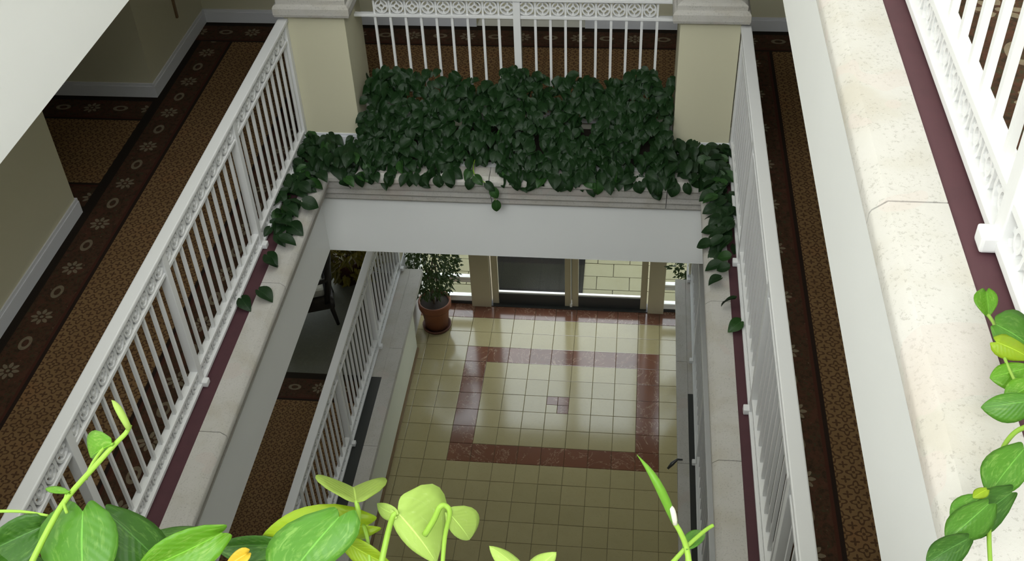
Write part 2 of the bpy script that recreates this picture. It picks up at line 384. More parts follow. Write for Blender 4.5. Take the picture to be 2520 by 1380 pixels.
coping('near', L3, XL, XR, [-1.2, -0.1], 'stone coping of the near planter under the leaves', YN, (True, True), 'trim_6')
coping('far', L3, XL, XR, [-1.2, -0.1], 'stone coping across the upper far end', YF, (True, True), 'trim_7')
def sill(kind, fpos, what, nm):      # plain slab coping of the ground level
    root = sempty(nm, what, 'coping'); ed = [BY] + [c for c in [6.45 - 1.272*k for k in range(9)] + [7.722] if BY < c < LE] + [LE]
    ed = sorted(ed)
    for i in range(len(ed)-1):
        q = [(fpos+0.04, fpos+0.17), (fpos-0.012, fpos+0.12)] if kind == 'left' else [(fpos-0.126, fpos-0.024), (fpos-0.08, fpos+0.012)]
        m = MB().box(q[0][0], q[0][1], ed[i]+0.0025, ed[i+1]-0.0025, L1['top']-0.07, L1['top']).box(q[1][0], q[1][1], ed[i]+0.004, ed[i+1]-0.004, L1['top']-0.16, L1['top']-0.07)
        obj('coping_stone', m, 'stone', root, False)
    return root
sill('left', XL-0.04, 'stone coping on the lobby side wall below the left railing', 'trim_8')
sill('right', XR+0.02, 'stone coping on the lobby side wall below the right railing', 'trim_9')

# ---- maroon gutters between coping and railing
def gutter(x0, x1, y0, y1, z, what, mat='maroon', nm='trim_10'):
    return struct(obj(nm, MB().box(x0, x1, y0, y1, z-0.06, z), mat), what, 'gutter')
gutter(-2.46, XL-0.022, 0.3, 6.82, L2['top']-0.004, 'maroon painted strip behind the left coping', nm='trim_10')
gutter(XR+0.022, 0.79, 0.3, 6.82, L2['top']-0.004, 'maroon painted strip behind the right coping', nm='trim_11')
gutter(XR+0.022, 0.80, 0.3, 7.2, L3['top']-0.004, 'maroon painted strip behind the upper right coping', nm='trim_12')
gutter(-2.48, -2.3115, BY, 7.32, L1['top']-0.004, 'dark strip between lobby coping and left railing', 'dark', 'trim_13')
gutter(0.6275, 0.79, BY, 7.30, L1['top']-0.004, 'dark strip between lobby coping and right railing', 'dark', 'trim_14')
gutter(-2.48, -2.3115, 7.32, LE, L1['top']-0.003, 'stone infill behind the far lobby coping, left', 'stone', 'trim_15')
gutter(0.6275, 0.79, 7.30, LE, L1['top']-0.003, 'stone infill behind the far lobby coping, right', 'stone', 'trim_16')

# ---- carpets: field and flowered bands, coplanar
BW = 0.37
def band(m, p0, p1, inn):
    # strip from p0 to p1 (outer edge), inn = unit vector across, UV in metres
    p0, p1, inn = Vector(p0), Vector(p1), Vector(inn); L = (p1-p0).length
    o = len(m.v); vs = [p0, p1, p1+inn*BW, p0+inn*BW]; d = (p1-p0).normalized()
    a = d.dot(p0); uv = [(a, 0), (a+L, 0), (a+L, BW), (a, BW)]
    up = (vs[1]-vs[0]).cross(vs[3]-vs[0]).z > 0
    m.add(vs, [(0, 1, 2, 3) if up else (3, 2, 1, 0)], 1)
    m.uv += uv
def field(m, x0, x1, y0, y1, z):
    m.add([(x0,y0,z),(x1,y0,z),(x1,y1,z),(x0,y1,z)], [(0,1,2,3)], 0); m.uv += [(0,0)]*4
def newm():
    m = MB(); m.uv = []; return m
z = L2['flo']; WL = -3.90
m = newm(); off = 0.0
band(m, (WL, BY, z), (WL, 8.83-BW, z), (1, 0, 0)); band(m, (-2.44, BY, z), (-2.44, 8.83-BW, z), (-1, 0, 0))
field(m, WL+BW, -2.44-BW, BY, 8.83-BW, z)
struct(obj('floor', m, ['carpet', 'border']), 'patterned carpet with flowered borders along the middle left corridor', 'carpet')
m = newm(); band(m, (WL, 8.83, z), (2.2, 8.83, z), (0, -1, 0)); field(m, -2.44, 0.78, 7.28, 8.83-BW, z)
struct(obj('floor', m, ['carpet', 'border']), 'carpet of the far corridor behind the ivy planter', 'carpet')
m = newm(); band(m, (0.78, BY, z), (0.78, 8.83-BW, z), (1, 0, 0)); band(m, (2.2, BY, z), (2.2, 8.83-BW, z), (-1, 0, 0)); field(m, 0.78+BW, 2.2-BW, BY, 8.83-BW, z)
struct(obj('floor', m, ['carpet', 'border']), 'patterned carpet along the middle right corridor', 'carpet')
m = newm(); band(m, (WL, 7.53, z), (-5.7, 7.53, z), (0, -1, 0)); band(m, (WL, 5.94, z), (-5.7, 5.94, z), (0, 1, 0)); field(m, -5.7, WL, 5.94+BW, 7.53-BW, z)
struct(obj('floor', m, ['carpet', 'border']), 'dark carpet in the doorway recess of the left corridor', 'carpet')
z = L3['flo']
m = newm(); band(m, (0.80, BY, z), (0.80, 8.83-BW, z), (1, 0, 0)); field(m, 0.80+BW, 2.2, BY, 8.83-BW, z)
struct(obj('floor', m, ['carpet', 'border']), 'brightly lit carpet behind the upper right railing', 'carpet')
z = L1['flo']
m = newm(); band(m, (-5.0, 7.40, z), (-2.46, 7.40, z), (0, -1, 0)); field(m, -5.0, -2.46, BY, 7.40-BW, z)
struct(obj('floor', m, ['carpet', 'border']), 'carpet of the ground level corridor left of the lobby', 'carpet')
m = newm(); field(m, 0.78, WX, BY, SF, z)
struct(obj('floor', m, ['carpet', 'border']), 'carpet of the ground level corridor right of the lobby', 'carpet')
struct(obj('floor', MB().box(EX, -2.46, 7.40, SF, L1['flo']-0.05, L1['flo']), 'greytile'), 'grey hard floor by the armchair', 'floor')

# ---- corridor walls
t2 = L3['bot']
def wall(nm, x0, x1, y0, y1, z0, z1, what, mat='cream'):
    return struct(obj(nm, MB().box(x0, x1, y0, y1, z0, z1), mat), what, 'wall')
wall('wall_left', EX, WL, BY, 5.94, L2['flo'], t2, 'cream wall of the left corridor, near part')
wall('wall_left', EX, WL, 7.53, FY, L2['flo'], t2, 'cream wall of the left corridor beyond the recess')
wall('wall_left', EX, -5.7, 5.94, 7.53, L2['flo'], t2, 'back of the recess in the left corridor')
wall('wall_right', 2.2, WX, BY, FY, L2['flo'], t2, 'cream wall of the middle right corridor')
wall('wall_right', 2.2, WX, BY, FY, L3['flo'], 7.0, 'white wall of the upper right corridor', 'shell')
wall('wall_left', EX, WL, BY, FY, L3['flo'], 7.0, 'white wall of the upper left corridor', 'shell')
wall('wall_front', EX, -1.40, FY, 10.0, L2['flo'], 7.0, 'cream far wall left of the shallow recess')
wall('wall_front', -0.44, WX, FY, 10.0, L2['flo'], 7.0, 'cream far wall right of the shallow recess')
wall('wall_front', -1.40, -0.44, 8.98, 10.0, L2['flo'], 7.0, 'back of the shallow recess in the far wall')
wall('wall_left', EX, -5.0, BY, SF, L1['flo'], L2['bot'], 'cream wall of the ground level left corridor')
wall('wall_front', EX, -4.7, SF, SF+0.15, L1['flo'], L2['bot'], 'cream wall left of the entrance glazing')
wall('wall_front', EX, -2.62, SF-0.02, SF+0.15, L1['bot'], L1['flo'], 'low wall under the corridor window')
wall('wall_front', 0.95, WX, SF, SF+0.15, L1['bot'], L2['bot'], 'cream wall right of the entrance glazing')
def skirting(nm, x0, x1, y0, y1, z, what, mat='base', h=0.125):
    dx, dy = x1-x0, y1-y0; m = MB().box(x0, x1, y0, y1, z, z+h*0.8)
    if abs(dx) > abs(dy): m.box(x0, x1, y0+(0.006 if mat == 'base' else 0), y1, z+h*0.8, z+h)
    else: m.box(x0, x1-0.006, y0, y1, z+h*0.8, z+h)
    return struct(obj(nm, m, mat), what, 'baseboard')
f2 = L2['flo']
skirting('baseboard_left', WL, WL+0.018, BY, 5.94+0.018, f2, 'white baseboard of the near left wall')
skirting('baseboard_left', WL, WL+0.018, 7.53-0.018, FY, f2, 'white baseboard beyond the recess')
skirting('baseboard_left', -5.7, WL, 7.53-0.018, 7.53, f2, 'white baseboard on the far side of the recess')
skirting('baseboard_left', -5.7, WL, 5.94, 5.94+0.018, f2, 'white baseboard on the near side of the recess')
skirting('baseboard_front', WL, -1.40, FY-0.018, FY, f2, 'white baseboard of the far wall, left')
skirting('baseboard_front', -0.44, 2.2, FY-0.018, FY, f2, 'white baseboard of the far wall, right')
skirting('baseboard_front', -1.40, -0.44, 8.96, 8.98, f2, 'cream baseboard in the shallow recess', 'cream')
skirting('trim_17', XL-0.04, XL-0.022, BY, LE, L1['bot']+0.002, 'thin brown skirting along the left lobby wall', 'brownbase', 0.05)
skirting('trim_18', XR+0.004, XR+0.02, BY, LE, L1['bot']+0.002, 'thin brown skirting along the right lobby wall', 'brownbase', 0.05)
tag(obj('wall_bracket', MB().box(WL, WL+0.02, 8.25, 8.275, -4.35, -4.17), 'brownbase', bevel=0.004), 'small dark bracket on the shaded left corridor wall', 'bracket')

# ---- lobby floor: every tile its own piece
TS, TX, TY = 0.2436, -1.532, 7.597
lob = struct(obj('floor', MB().box(XL-0.1, XR+0.1, BY, SF+0.1, -9.0, -8.892), 'grout'), 'sunken lobby floor of polished cream tiles with a red marble inlay', 'floor')
def tile_mesh(mat, w=TS-0.0032, d=TS-0.0032):
    e = 0.0025; m = MB(); a, b = w/2, d/2
    m.add([(-a,-b,-0.012),(a,-b,-0.012),(a,b,-0.012),(-a,b,-0.012),(-a,-b,-e),(a,-b,-e),(a,b,-e),(-a,b,-e),(-a+e,-b+e,0),(a-e,-b+e,0),(a-e,b-e,0),(-a+e,b-e,0)],
          [(0,1,5,4),(1,2,6,5),(2,3,7,6),(3,0,4,7),(4,5,9,8),(5,6,10,9),(6,7,11,10),(7,4,8,11),(8,9,10,11)])
    return m.mesh('tile', mat)
tm, rm = tile_mesh('tile'), tile_mesh('red')
half = TS/2; hm = {}
for q in ('tile', 'red'): hm[q] = tile_mesh(q, half-0.003, half-0.003)
rng = random.Random(4)
for i in range(-4, 9):
    for j in range(-13, 10):
        x, y = TX+(i+0.5)*TS, TY+(j+0.5)*TS
        if y > SF+0.02: continue
        ring = (i in (-1, 7) and -1 <= j <= 5) or (j in (-1, 5) and -1 <= i <= 7)
        if y > SF+0.02-TS: red = True
        else: red = ring
        if i == 3 and j == 2:      # the quartered centre tile
            for a, b, q in ((-1, 1, 'red'), (1, 1, 'red'), (-1, -1, 'tile'), (1, -1, 'red')):
                put('tile', hm[q], lob, (x+a*half/2, y+b*half/2, -8.88+rng.uniform(-0.0004, 0.0004)))
            continue
        o = put('marble_tile' if red else 'tile', rm if red else tm, lob, (x, y, -8.88+rng.uniform(-0.0005, 0.0005)))
        o.rotation_euler = (rng.uniform(-0.0012, 0.0012), rng.uniform(-0.0012, 0.0012), 0)

# ------------------------------------------------------------------ pedestals
def pedestal(x0, x1, label, lv=L2, yf=6.82):
    t = thing('stone_capped_pedestal', label, 'pillar', ((x0+x1)/2, yf+0.23, lv['top']-0.09), 'cream pillars on the far planter')
    cx, cy, bz = (x0+x1)/2, yf+0.23, lv['top']-0.09; a = (x1-x0)/2
    def loc(m, nm, mat, bev=0, sm=False): return obj(nm, m, mat, t, sm, bev)
    loc(MB().box(-a, a, -0.23, 0.23, 0, 1.15), 'shaft', 'cream', 0.004)
    loc(MB().box(-a-0.012, a+0.012, -0.242, 0.242, 0, 0.15).box(-a-0.007, a+0.007, -0.237, 0.237, 0.15, 0.172), 'base_block', 'base', 0.003)
    m = MB()     # moulded cap: slab, neck steps and a hipped top
    pr = [(0.0, 1.125), (0.024, 1.13), (0.048, 1.14), (0.054, 1.16), (0.054, 1.205), (0.046, 1.222), (0.030, 1.228), (0.030, 1.262), (0.010, 1.275), (-0.02, 1.285), (-0.11, 1.345), (-0.115, 1.36)]
    vs = []; n = 4
    for (o, zz) in pr: vs += [(-a-o, -0.23-o, zz), (a+o, -0.23-o, zz), (a+o, 0.23+o, zz), (-a-o, 0.23+o, zz)]
    fs = [(i*4+k, i*4+(k+1) % 4, (i+1)*4+(k+1) % 4, (i+1)*4+k) for i in range(len(pr)-1) for k in range(4)]
    fs.append(tuple(range((len(pr)-1)*4, len(pr)*4)))
    m.add(vs, fs); loc(m, 'cap', 'stone', 0.002)
    return t
pedestal(-2.44, -2.01, 'cream pillar with stone cap left of the far ivy, beside the left railing')
pedestal(0.30, 0.705, 'cream pillar with stone cap right of the far ivy, beside the right railing')
for x0, x1, s in ((-2.80, -2.42, 'left'), (0.66, 1.02, 'right')):
    t = thing('pier', 'pale square pier at the far end of the %s lobby railing' % s, 'pier', ((x0+x1)/2, 9.06, L1['flo']))
    a = (x1-x0)/2; h = L2['bot']-L1['flo']
    obj('shaft', MB().box(-a, a, -0.10, 0.10, 0, h), 'cream', t, False, 0.004)
    obj('base_block', MB().box(-a-0.012, a+0.012, -0.108, 0.108, 0, 0.14), 'base', t, False, 0.003)

# ------------------------------------------------------------------ railings
RH = dict(base=0.030, b2=0.128, sec=0.875, cap=1.0)    # heights over the coping top
BAL = 0.009
def bal_mesh(h): return MB().box(-BAL, BAL, -BAL, BAL, 0, h).mesh('baluster', 'metal')
def ring_mesh():
    m = MB(); n = 14; R, r, d = 0.047, 0.036, 0.012
    for (R, r, d) in ((0.049, 0.039, 0.012), (0.022, 0.013, 0.010)):
        vs = []
        for k in range(n):
            c, s_ = math.cos(2*PI*k/n), math.sin(2*PI*k/n)
            vs += [(-d, R*c, R*s_), (d, R*c, R*s_), (d, r*c, r*s_), (-d, r*c, r*s_)]
        fs = []
        for k in range(n):
            a, b = 4*k, 4*((k+1) % n)
            for q in range(4): fs.append((a+q, b+q, b+(q+1) % 4, a+(q+1) % 4))
        m.add(vs, fs)
    for sy, sz in ((1, 0), (-1, 0)):
        m.box(-0.008, 0.008, min(sy*0.02, sy*0.041), max(sy*0.02, sy*0.041), -0.006, 0.006)
    m.box(-0.008, 0.008, -0.006, 0.006, 0.02, 0.041).box(-0.008, 0.008, -0.006, 0.006, -0.041, -0.02)
    return m.mesh('ring', 'metal')
RING = ring_mesh()
def rail_run(label, p0, length, posts, axis, ztop, feet=-1, pitch=0.1128, group='white railings round the well', ends=True):
    """run along local +Y from p0; posts = positions along it; axis 'y' or 'x'"""
    t = thing('balustrade', label, 'railing', (p0[0], p0[1], ztop), group)
    if axis == 'x': t.rotation_euler = (0, 0, -PI/2)
    m = MB(); y = 0.0; hs = 0.036
    cuts = sorted(posts)
    obj('top_rail', MB().box(-0.036, 0.036, 0, length, RH['cap']-0.008, RH['cap']+0.02), 'metal', t, False, 0.007)
    for nm, zz, w_, h_ in (('frieze_bar', RH['sec'], 0.019, 0.022), ('lower_bar', RH['b2'], 0.023, 0.022), ('base_bar', RH['base'], 0.030, 0.022)):
        obj(nm, MB().box(-w_, w_, 0, length, zz-h_, zz), 'metal', t, False, 0.003)
    pm = MB().box(-0.026, 0.026, -0.026, 0.026, 0.0, RH['cap']-0.008).mesh('post', 'metal', False, 0.003)
    fm = MB().box(min(0, feet*-0.058), max(0, feet*-0.058), -0.024, 0.024, -0.02, 0.018).mesh('foot_bracket', 'metal', False, 0.006)
    for py in cuts + ([0.027, length-0.027] if ends else []):
        po = put('post', pm, t, (0, py, 0)); put('foot_bracket', fm, po, (0, 0, 0.022))
    bm_ = bal_mesh(RH['sec']-0.022-RH['b2']); up = bal_mesh(RH['cap']-RH['sec']); lo = None
    stops = [None] + cuts + [None]
    pos = []
    edges = [-0.05 if ends else 0.02] + cuts + [length+0.05 if ends else length-0.02]
    for i in range(len(edges)-1):
        a, b = edges[i], edges[i+1]
        if b-a < 0.16: continue
        n = max(1, round((b-a-0.26)/pitch)); st = (b-a-0.26)/n if n else 0
        pos += [a+0.13+k*st for k in range(n+1)]
    zt = (RH['cap']-0.008+RH['sec'])/2; zl = (RH['b2']-0.026+RH['base'])/2
    for q in pos:
        put('baluster', bm_, t, (0, q, RH['b2']))
        put('frieze_baluster', up, t, (0, q, RH['sec']-0.004), (0, 0, 0), (0.8, 0.8, (RH['cap']-RH['sec'])/(RH['cap']-RH['sec'])))
    sp = sorted(pos + cuts + ([0.027, length-0.027] if ends else []))
    for a, b in zip(sp[:-1], sp[1:]):
        if 0.05 < b-a < 0.16:
            s_ = (b-a)/0.1128
            put('ring', RING, t, (0, (a+b)/2, zt), (0, 0, 0), (1, 1.0*s_, 1.14))
            put('base_ring', RING, t, (0, (a+b)/2, zl), (0, 0, 0), (1, 1.0*s_, 1.24))
    return t
P2 = [1.76, 3.03, 4.27, 5.545]
rail_run('white railing along the left side of the middle level, its carpet showing through', (-2.445, 0.80), 6.02, [p-0.80 for p in P2], 'y', L2['top'], -1)
rail_run('white railing along the right side of the middle level, seen nearly edge on', (0.735, 0.80), 6.02, [p-0.80 for p in P2], 'y', L2['top'], 1)
rail_run('white railing behind the ivy between the two cream pillars', (-2.01, 7.10), 2.31, [1.174], 'x', L2['top']+0.05, -1, ends=False)
rail_run('white railing on the upper right ledge, nearest the viewer', (0.735, 0.55), 6.2, [p-0.55 for p in P2], 'y', L3['top'], 1)
P1 = [3.90, 5.17, 6.45, 7.72]
rail_run('dim white railing beside the lobby at ground level, left', (-2.437, 2.0), 6.95, [p-2.0 for p in P1], 'y', L1['top'], -1)
rail_run('dim white railing beside the lobby at ground level, right', (0.705, 2.0), 6.95, [p-2.0 for p in P1], 'y', L1['top'], 1)

# ------------------------------------------------------------------ storefront
HB = -8.88+2.36; Z0 = -8.88
win = []
struct(obj('wall_front', MB().box(-2.62, 0.95, SF-0.04, SF+0.12, HB, L2['bot']), 'cream'), 'solid panel above the entrance glazing', 'wall')
def column(x0, x1, what, nm):
    m = MB().box(x0, x1, SF-0.06, SF+0.14, Z0, HB); return struct(obj(nm, m, 'alu', None, False, 0.004), what, 'mullion')
column(-1.815, -1.585, 'tan metal column left of the entrance doors', 'trim_19')
column(0.275, 0.46, 'tan metal column right of the entrance doors', 'trim_20')
def door_leaf(root, x0, x1, hinge):
    d = bpy.data.objects.new('door_leaf', None); COL.objects.link(d); d.parent = root
    y0, y1 = SF+0.0, SF+0.05; st = 0.075
    m = MB().box(x0, x0+st, y0, y1, Z0+0.012, HB-0.1).box(x1-st, x1, y0, y1, Z0+0.012, HB-0.1)
    obj('stile', m, 'alu', d, False, 0.003)
    obj('bottom_rail', MB().box(x0+st, x1-st, y0+0.002, y1-0.002, Z0+0.012, Z0+0.165), 'dark', d, False, 0.003)
    obj('sill_light_strip', MB().box(x0+st, x1-st, y0+0.012, y1-0.005, Z0+0.165, Z0+0.187), 'alulight', d, False, 0.002)  # pale strip standing in for outside light on the sill, painted as colour
    obj('pane', MB().box(x0+st, x1-st, y0+0.022, y0+0.028, Z0+0.18, HB-0.1), 'glass', d)
    return d
dr = sempty('door_1', 'glazed double entrance doors with dark bottom rails', 'door')
door_leaf(dr, -1.57, -0.63, -1); door_leaf(dr, -0.62, 0.26, 1)
obj('threshold', MB().box(-1.585, 0.275, SF-0.05, SF+0.1, Z0, Z0+0.012), 'dark', dr)
obj('head_rail', MB().box(-1.585, 0.275, SF, SF+0.06, HB-0.1, HB), 'alu', dr)
obj('door_bolt', MB().box(-0.637, -0.625, SF-0.014, SF, Z0+0.03, Z0+1.3).box(-0.645, -0.617, SF-0.02, SF, Z0+0.015, Z0+0.06), 'alulight', dr, False, 0.002)
def sidelight(x0, x1, what, nm, Z0=-8.88):
    r = sempty(nm, what, 'window')
    obj('sill', MB().box(x0, x1, SF-0.02, SF+0.06, Z0, Z0+0.04), 'dark', r, False, 0.002)
    for zz in (Z0+0.04, Z0+0.335, Z0+1.30):
        obj('mullion_bar', MB().box(x0, x1, SF-0.01, SF+0.05, zz, zz+0.036).box(x0, x1, SF, SF+0.04, zz+0.036, zz+0.048).box(x0, x1, SF-0.01, SF+0.05, zz+0.048, zz+0.078), 'alulight', r, False, 0.002)
    obj('pane', MB().box(x0, x1, SF+0.02, SF+0.026, Z0+0.04, HB), 'glass', r)
    return r
sidelight(-2.60, -1.815, 'glazed sidelight with white bars left of the doors', 'window_1')
sidelight(-4.70, -2.64, 'corridor window with white bars behind the croton bush', 'window_3', L1['flo'])
sidelight(0.46, 0.95, 'glazed sidelight with white bars right of the doors', 'window_2')

# ---- outside: paved forecourt
struct(obj('ground', MB().box(-14, 12, SF+0.1, 40, -9.1, -8.935), 'grout'), 'ground outside the entrance', 'ground')
pv = sempty('floor', 'cream pavers outside the entrance doors', 'pavement')
pw, pd = 0.40, 0.246
pvm = MB().box(-pw/2+0.004, pw/2-0.004, -pd/2+0.004, pd/2-0.004, -0.03, 0).mesh('paver', 'paver', False, 0.003)
for j in range(7):
    for i in range(-3, 4):
        put('paver', pvm, pv, (-0.75+i*pw+(pw/2 if j % 2 else 0), SF+0.235+j*pd, -8.9+rng.uniform(-0.001, 0.001)))
m = MB()
for j in range(26):
    for i in range(-12, 13):
        if j < 7 and -3 <= i <= 3: continue
        x = -0.75+i*pw+(pw/2 if j % 2 else 0); y = SF+0.235+j*pd
        m.box(x-pw/2+0.004, x+pw/2-0.004, y-pd/2+0.004, y+pd/2-0.004, -8.93, -8.9)
o = obj('paver_field', m, 'paver', pv); o['kind'] = 'stuff'
tag(obj('doormat', MB().box(-1.62, -0.51, SF+0.16, SF+1.9, -8.9, -8.887), 'mat', None, False, 0.004), 'dark slate doormat lying outside the left entrance door', 'doormat')

# ------------------------------------------------------------------ leaves
FRONT_LEAVES = [
    ('dark', [-0.719, 0.7828, -1.12], [-0.8073, 0.7562, -1.16], [-0.7452, 0.7789, -1.1], [-0.735, 0.7327, -1.14]),
    ('mid', [-0.638, 0.7668, -1.06], [-0.6164, 0.6828, -1.12], [-0.6998, 0.7487, -1.1], [-0.5908, 0.7454, -1.08]),
    ('dark', [-0.6317, 0.7956, -1.1], [-0.5576, 0.7643, -1.17], [-0.6227, 0.7511, -1.13], [-0.5819, 0.8089, -1.14]),
    ('dark', [-0.5971, 0.8313, -1.19], [-0.5241, 0.8503, -1.21], [-0.5611, 0.8154, -1.19], [-0.5812, 0.8606, -1.21]),
    ('bright', [-0.4779, 0.7777, -1.1], [-0.5801, 0.732, -1.13], [-0.5296, 0.7554, -1.08], [-0.5057, 0.7321, -1.13]),
    ('dark', [-0.4262, 0.8145, -1.17], [-0.5252, 0.8254, -1.2], [-0.4631, 0.8189, -1.16], [-0.4582, 0.7882, -1.18]),
    ('yellow', [-0.4575, 0.7841, -1.15], [-0.4856, 0.7661, -1.16], [-0.467, 0.7823, -1.14], [-0.4571, 0.7685, -1.15]),
    ('mid', [-0.3261, 0.782, -1.06], [-0.3913, 0.7173, -1.12], [-0.4079, 0.7709, -1.09], [-0.3097, 0.7554, -1.08]),
    ('lime', [-0.309, 0.824, -1.13], [-0.4551, 0.8217, -1.17], [-0.3798, 0.8426, -1.12], [-0.3544, 0.8097, -1.16]),
    ('lime', [-0.3321, 0.7989, -1.13], [-0.2721, 0.7817, -1.15], [-0.3124, 0.7786, -1.15], [-0.301, 0.7909, -1.12]),
    ('dark', [-0.7706, 0.7259, -1.13], [-0.7167, 0.7601, -1.16], [-0.7413, 0.7272, -1.15], [-0.7598, 0.7669, -1.15]),
    ('bright', [-0.588, 0.7601, -1.15], [-0.6352, 0.7373, -1.17], [-0.6163, 0.7579, -1.15], [-0.5962, 0.7396, -1.16]),
    ('mid', [-0.4385, 0.7697, -1.16], [-0.4566, 0.7464, -1.18], [-0.4784, 0.7735, -1.17], [-0.417, 0.7604, -1.17]),
    ('olive', [-0.3139, 0.813, -1.07], [-0.3412, 0.8841, -1.13], [-0.3798, 0.864, -1.09], [-0.2881, 0.8656, -1.09]),
    ('pale', [-0.2605, 0.8006, -1.07], [-0.2136, 0.7752, -1.13], [-0.2535, 0.783, -1.1], [-0.2176, 0.8547, -1.09]),
    ('pale', [-0.263, 0.798, -1.07], [-0.2974, 0.8358, -1.1], [-0.2784, 0.8048, -1.09], [-0.2706, 0.8119, -1.07]),
    ('pale', [-0.1972, 0.7977, -1.06], [-0.1766, 0.8047, -1.12], [-0.1947, 0.792, -1.09], [-0.1694, 0.8252, -1.09]),
    ('pale', [-0.1021, 0.7706, -1.14], [-0.1499, 0.7912, -1.11], [-0.1339, 0.7727, -1.13], [-0.1186, 0.7914, -1.13]),
    ('pale', [-0.1021, 0.7706, -1.14], [-0.0697, 0.788, -1.11], [-0.0996, 0.79, -1.13], [-0.0769, 0.7772, -1.13]),
    ('bright', [-0.5952, 0.8071, -0.98], [-0.6379, 0.8173, -1.02], [-0.6394, 0.8408, -1.0], [-0.6195, 0.8147, -1.01]),
    ('bright', [-0.6491, 0.7705, -1.03], [-0.692, 0.7881, -1.05], [-0.6732, 0.7859, -1.04], [-0.6748, 0.7844, -1.05]),
    ('mid', [0.084, 0.793, -1.09], [0.1089, 0.8404, -1.12], [0.0851, 0.8196, -1.1], [0.1021, 0.8074, -1.1]),
]
FURLED = [
    ([-0.577, 0.8231, -0.97], [-0.6036, 0.8491, -0.95], 0.0068, 'pale'),
    ([0.0682, 0.8054, -1.06], [0.0213, 0.8525, -1.0], 0.0085, 'bright'),
    ([0.0691, 0.8014, -1.06], [0.0592, 0.8193, -1.05], 0.0052, 'white'),
]
FRONT_STEMS = [
    ([[-0.6944, 0.7081, -1.1], [-0.676, 0.7463, -1.07], [-0.6536, 0.7701, -1.04], [-0.6129, 0.7929, -1.0], [-0.5941, 0.8109, -0.985], [-0.5815, 0.8208, -0.975], [-0.5784, 0.8294, -0.97]], 0.0035),
    ([[-0.6538, 0.7594, -1.055], [-0.6565, 0.7647, -1.045], [-0.654, 0.7722, -1.035]], 0.002),
    ([[-0.6302, 0.7834, -1.02], [-0.625, 0.8004, -1.01], [-0.6077, 0.8098, -0.99], [-0.5937, 0.8072, -0.98]], 0.0022),
    ([[-0.7838, 0.7866, -1.1], [-0.7423, 0.7897, -1.1], [-0.7043, 0.7863, -1.1]], 0.002),
    ([[-0.3132, 0.7963, -1.1], [-0.3103, 0.8045, -1.08], [-0.3142, 0.8148, -1.07]], 0.0035),
    ([[-0.2786, 0.7545, -1.12], [-0.2714, 0.7861, -1.09], [-0.2647, 0.7966, -1.07], [-0.2595, 0.8006, -1.07]], 0.0037),
    ([[-0.2257, 0.7824, -1.085], [-0.2141, 0.7907, -1.065], [-0.2071, 0.7976, -1.05], [-0.2008, 0.8004, -1.05], [-0.1954, 0.7963, -1.058], [-0.2021, 0.7855, -1.09], [-0.204, 0.7603, -1.12]], 0.0035),
    ([[0.0896, 0.7652, -1.11], [0.084, 0.7901, -1.09], [0.0744, 0.8006, -1.07], [0.0645, 0.8098, -1.06]], 0.0035),
    ([[0.062, 0.7811, -1.12], [0.0761, 0.7881, -1.1], [0.0865, 0.7961, -1.09], [0.1059, 0.8179, -1.09], [0.1158, 0.8263, -1.09]], 0.0028),
    ([[0.0859, 0.783, -1.12], [0.0853, 0.7873, -1.11], [0.084, 0.793, -1.09]], 0.002),
    ([[-0.3141, 0.8236, -1.13], [-0.3043, 0.801, -1.13], [-0.2976, 0.7738, -1.15]], 0.0025),
]
LEDGE_LEAVES = [
    ('bright', [0.6349, 1.5425, -1.32], [0.6333, 1.4962, -1.34], [0.6069, 1.5157, -1.315], [0.6512, 1.5251, -1.32]),
    ('mid', [0.6238, 1.434, -1.3], [0.6817, 1.3995, -1.32], [0.6317, 1.3943, -1.32], [0.6753, 1.4807, -1.31]),
    ('lime', [0.6147, 1.3919, -1.3], [0.6726, 1.3749, -1.32], [0.6225, 1.3764, -1.32], [0.651, 1.4185, -1.31]),
    ('bright', [0.6615, 1.3553, -1.32], [0.5998, 1.3377, -1.33], [0.6246, 1.3623, -1.32], [0.6397, 1.3225, -1.34]),
    ('mid', [0.6385, 1.253, -1.29], [0.5632, 1.2517, -1.31], [0.5987, 1.265, -1.29], [0.6077, 1.2314, -1.32]),
    ('bright', [0.649, 1.2983, -1.3], [0.606, 1.2788, -1.32], [0.6195, 1.3053, -1.3], [0.6376, 1.281, -1.32]),
    ('mid', [0.5994, 1.1513, -1.29], [0.5412, 1.0851, -1.32], [0.5472, 1.1464, -1.31], [0.59, 1.1017, -1.31]),
    ('dark', [0.5629, 1.0673, -1.29], [0.4849, 1.0086, -1.32], [0.5094, 1.0639, -1.3], [0.5273, 1.01, -1.31]),
    ('mid', [0.5113, 1.0461, -1.28], [0.4722, 1.0229, -1.3], [0.4818, 1.0496, -1.29], [0.5099, 1.0334, -1.31]),
    ('mid', [0.5173, 1.028, -1.27], [0.4593, 0.9837, -1.3], [0.4731, 1.0246, -1.29], [0.5163, 1.0004, -1.3]),
    ('dark', [0.4813, 0.9741, -1.28], [0.425, 0.9441, -1.3], [0.4439, 0.9765, -1.29], [0.4623, 0.9424, -1.3]),
    ('lime', [0.5225, 1.0575, -1.275], [0.5028, 1.0455, -1.28], [0.5099, 1.0613, -1.28], [0.5199, 1.0475, -1.28]),
]
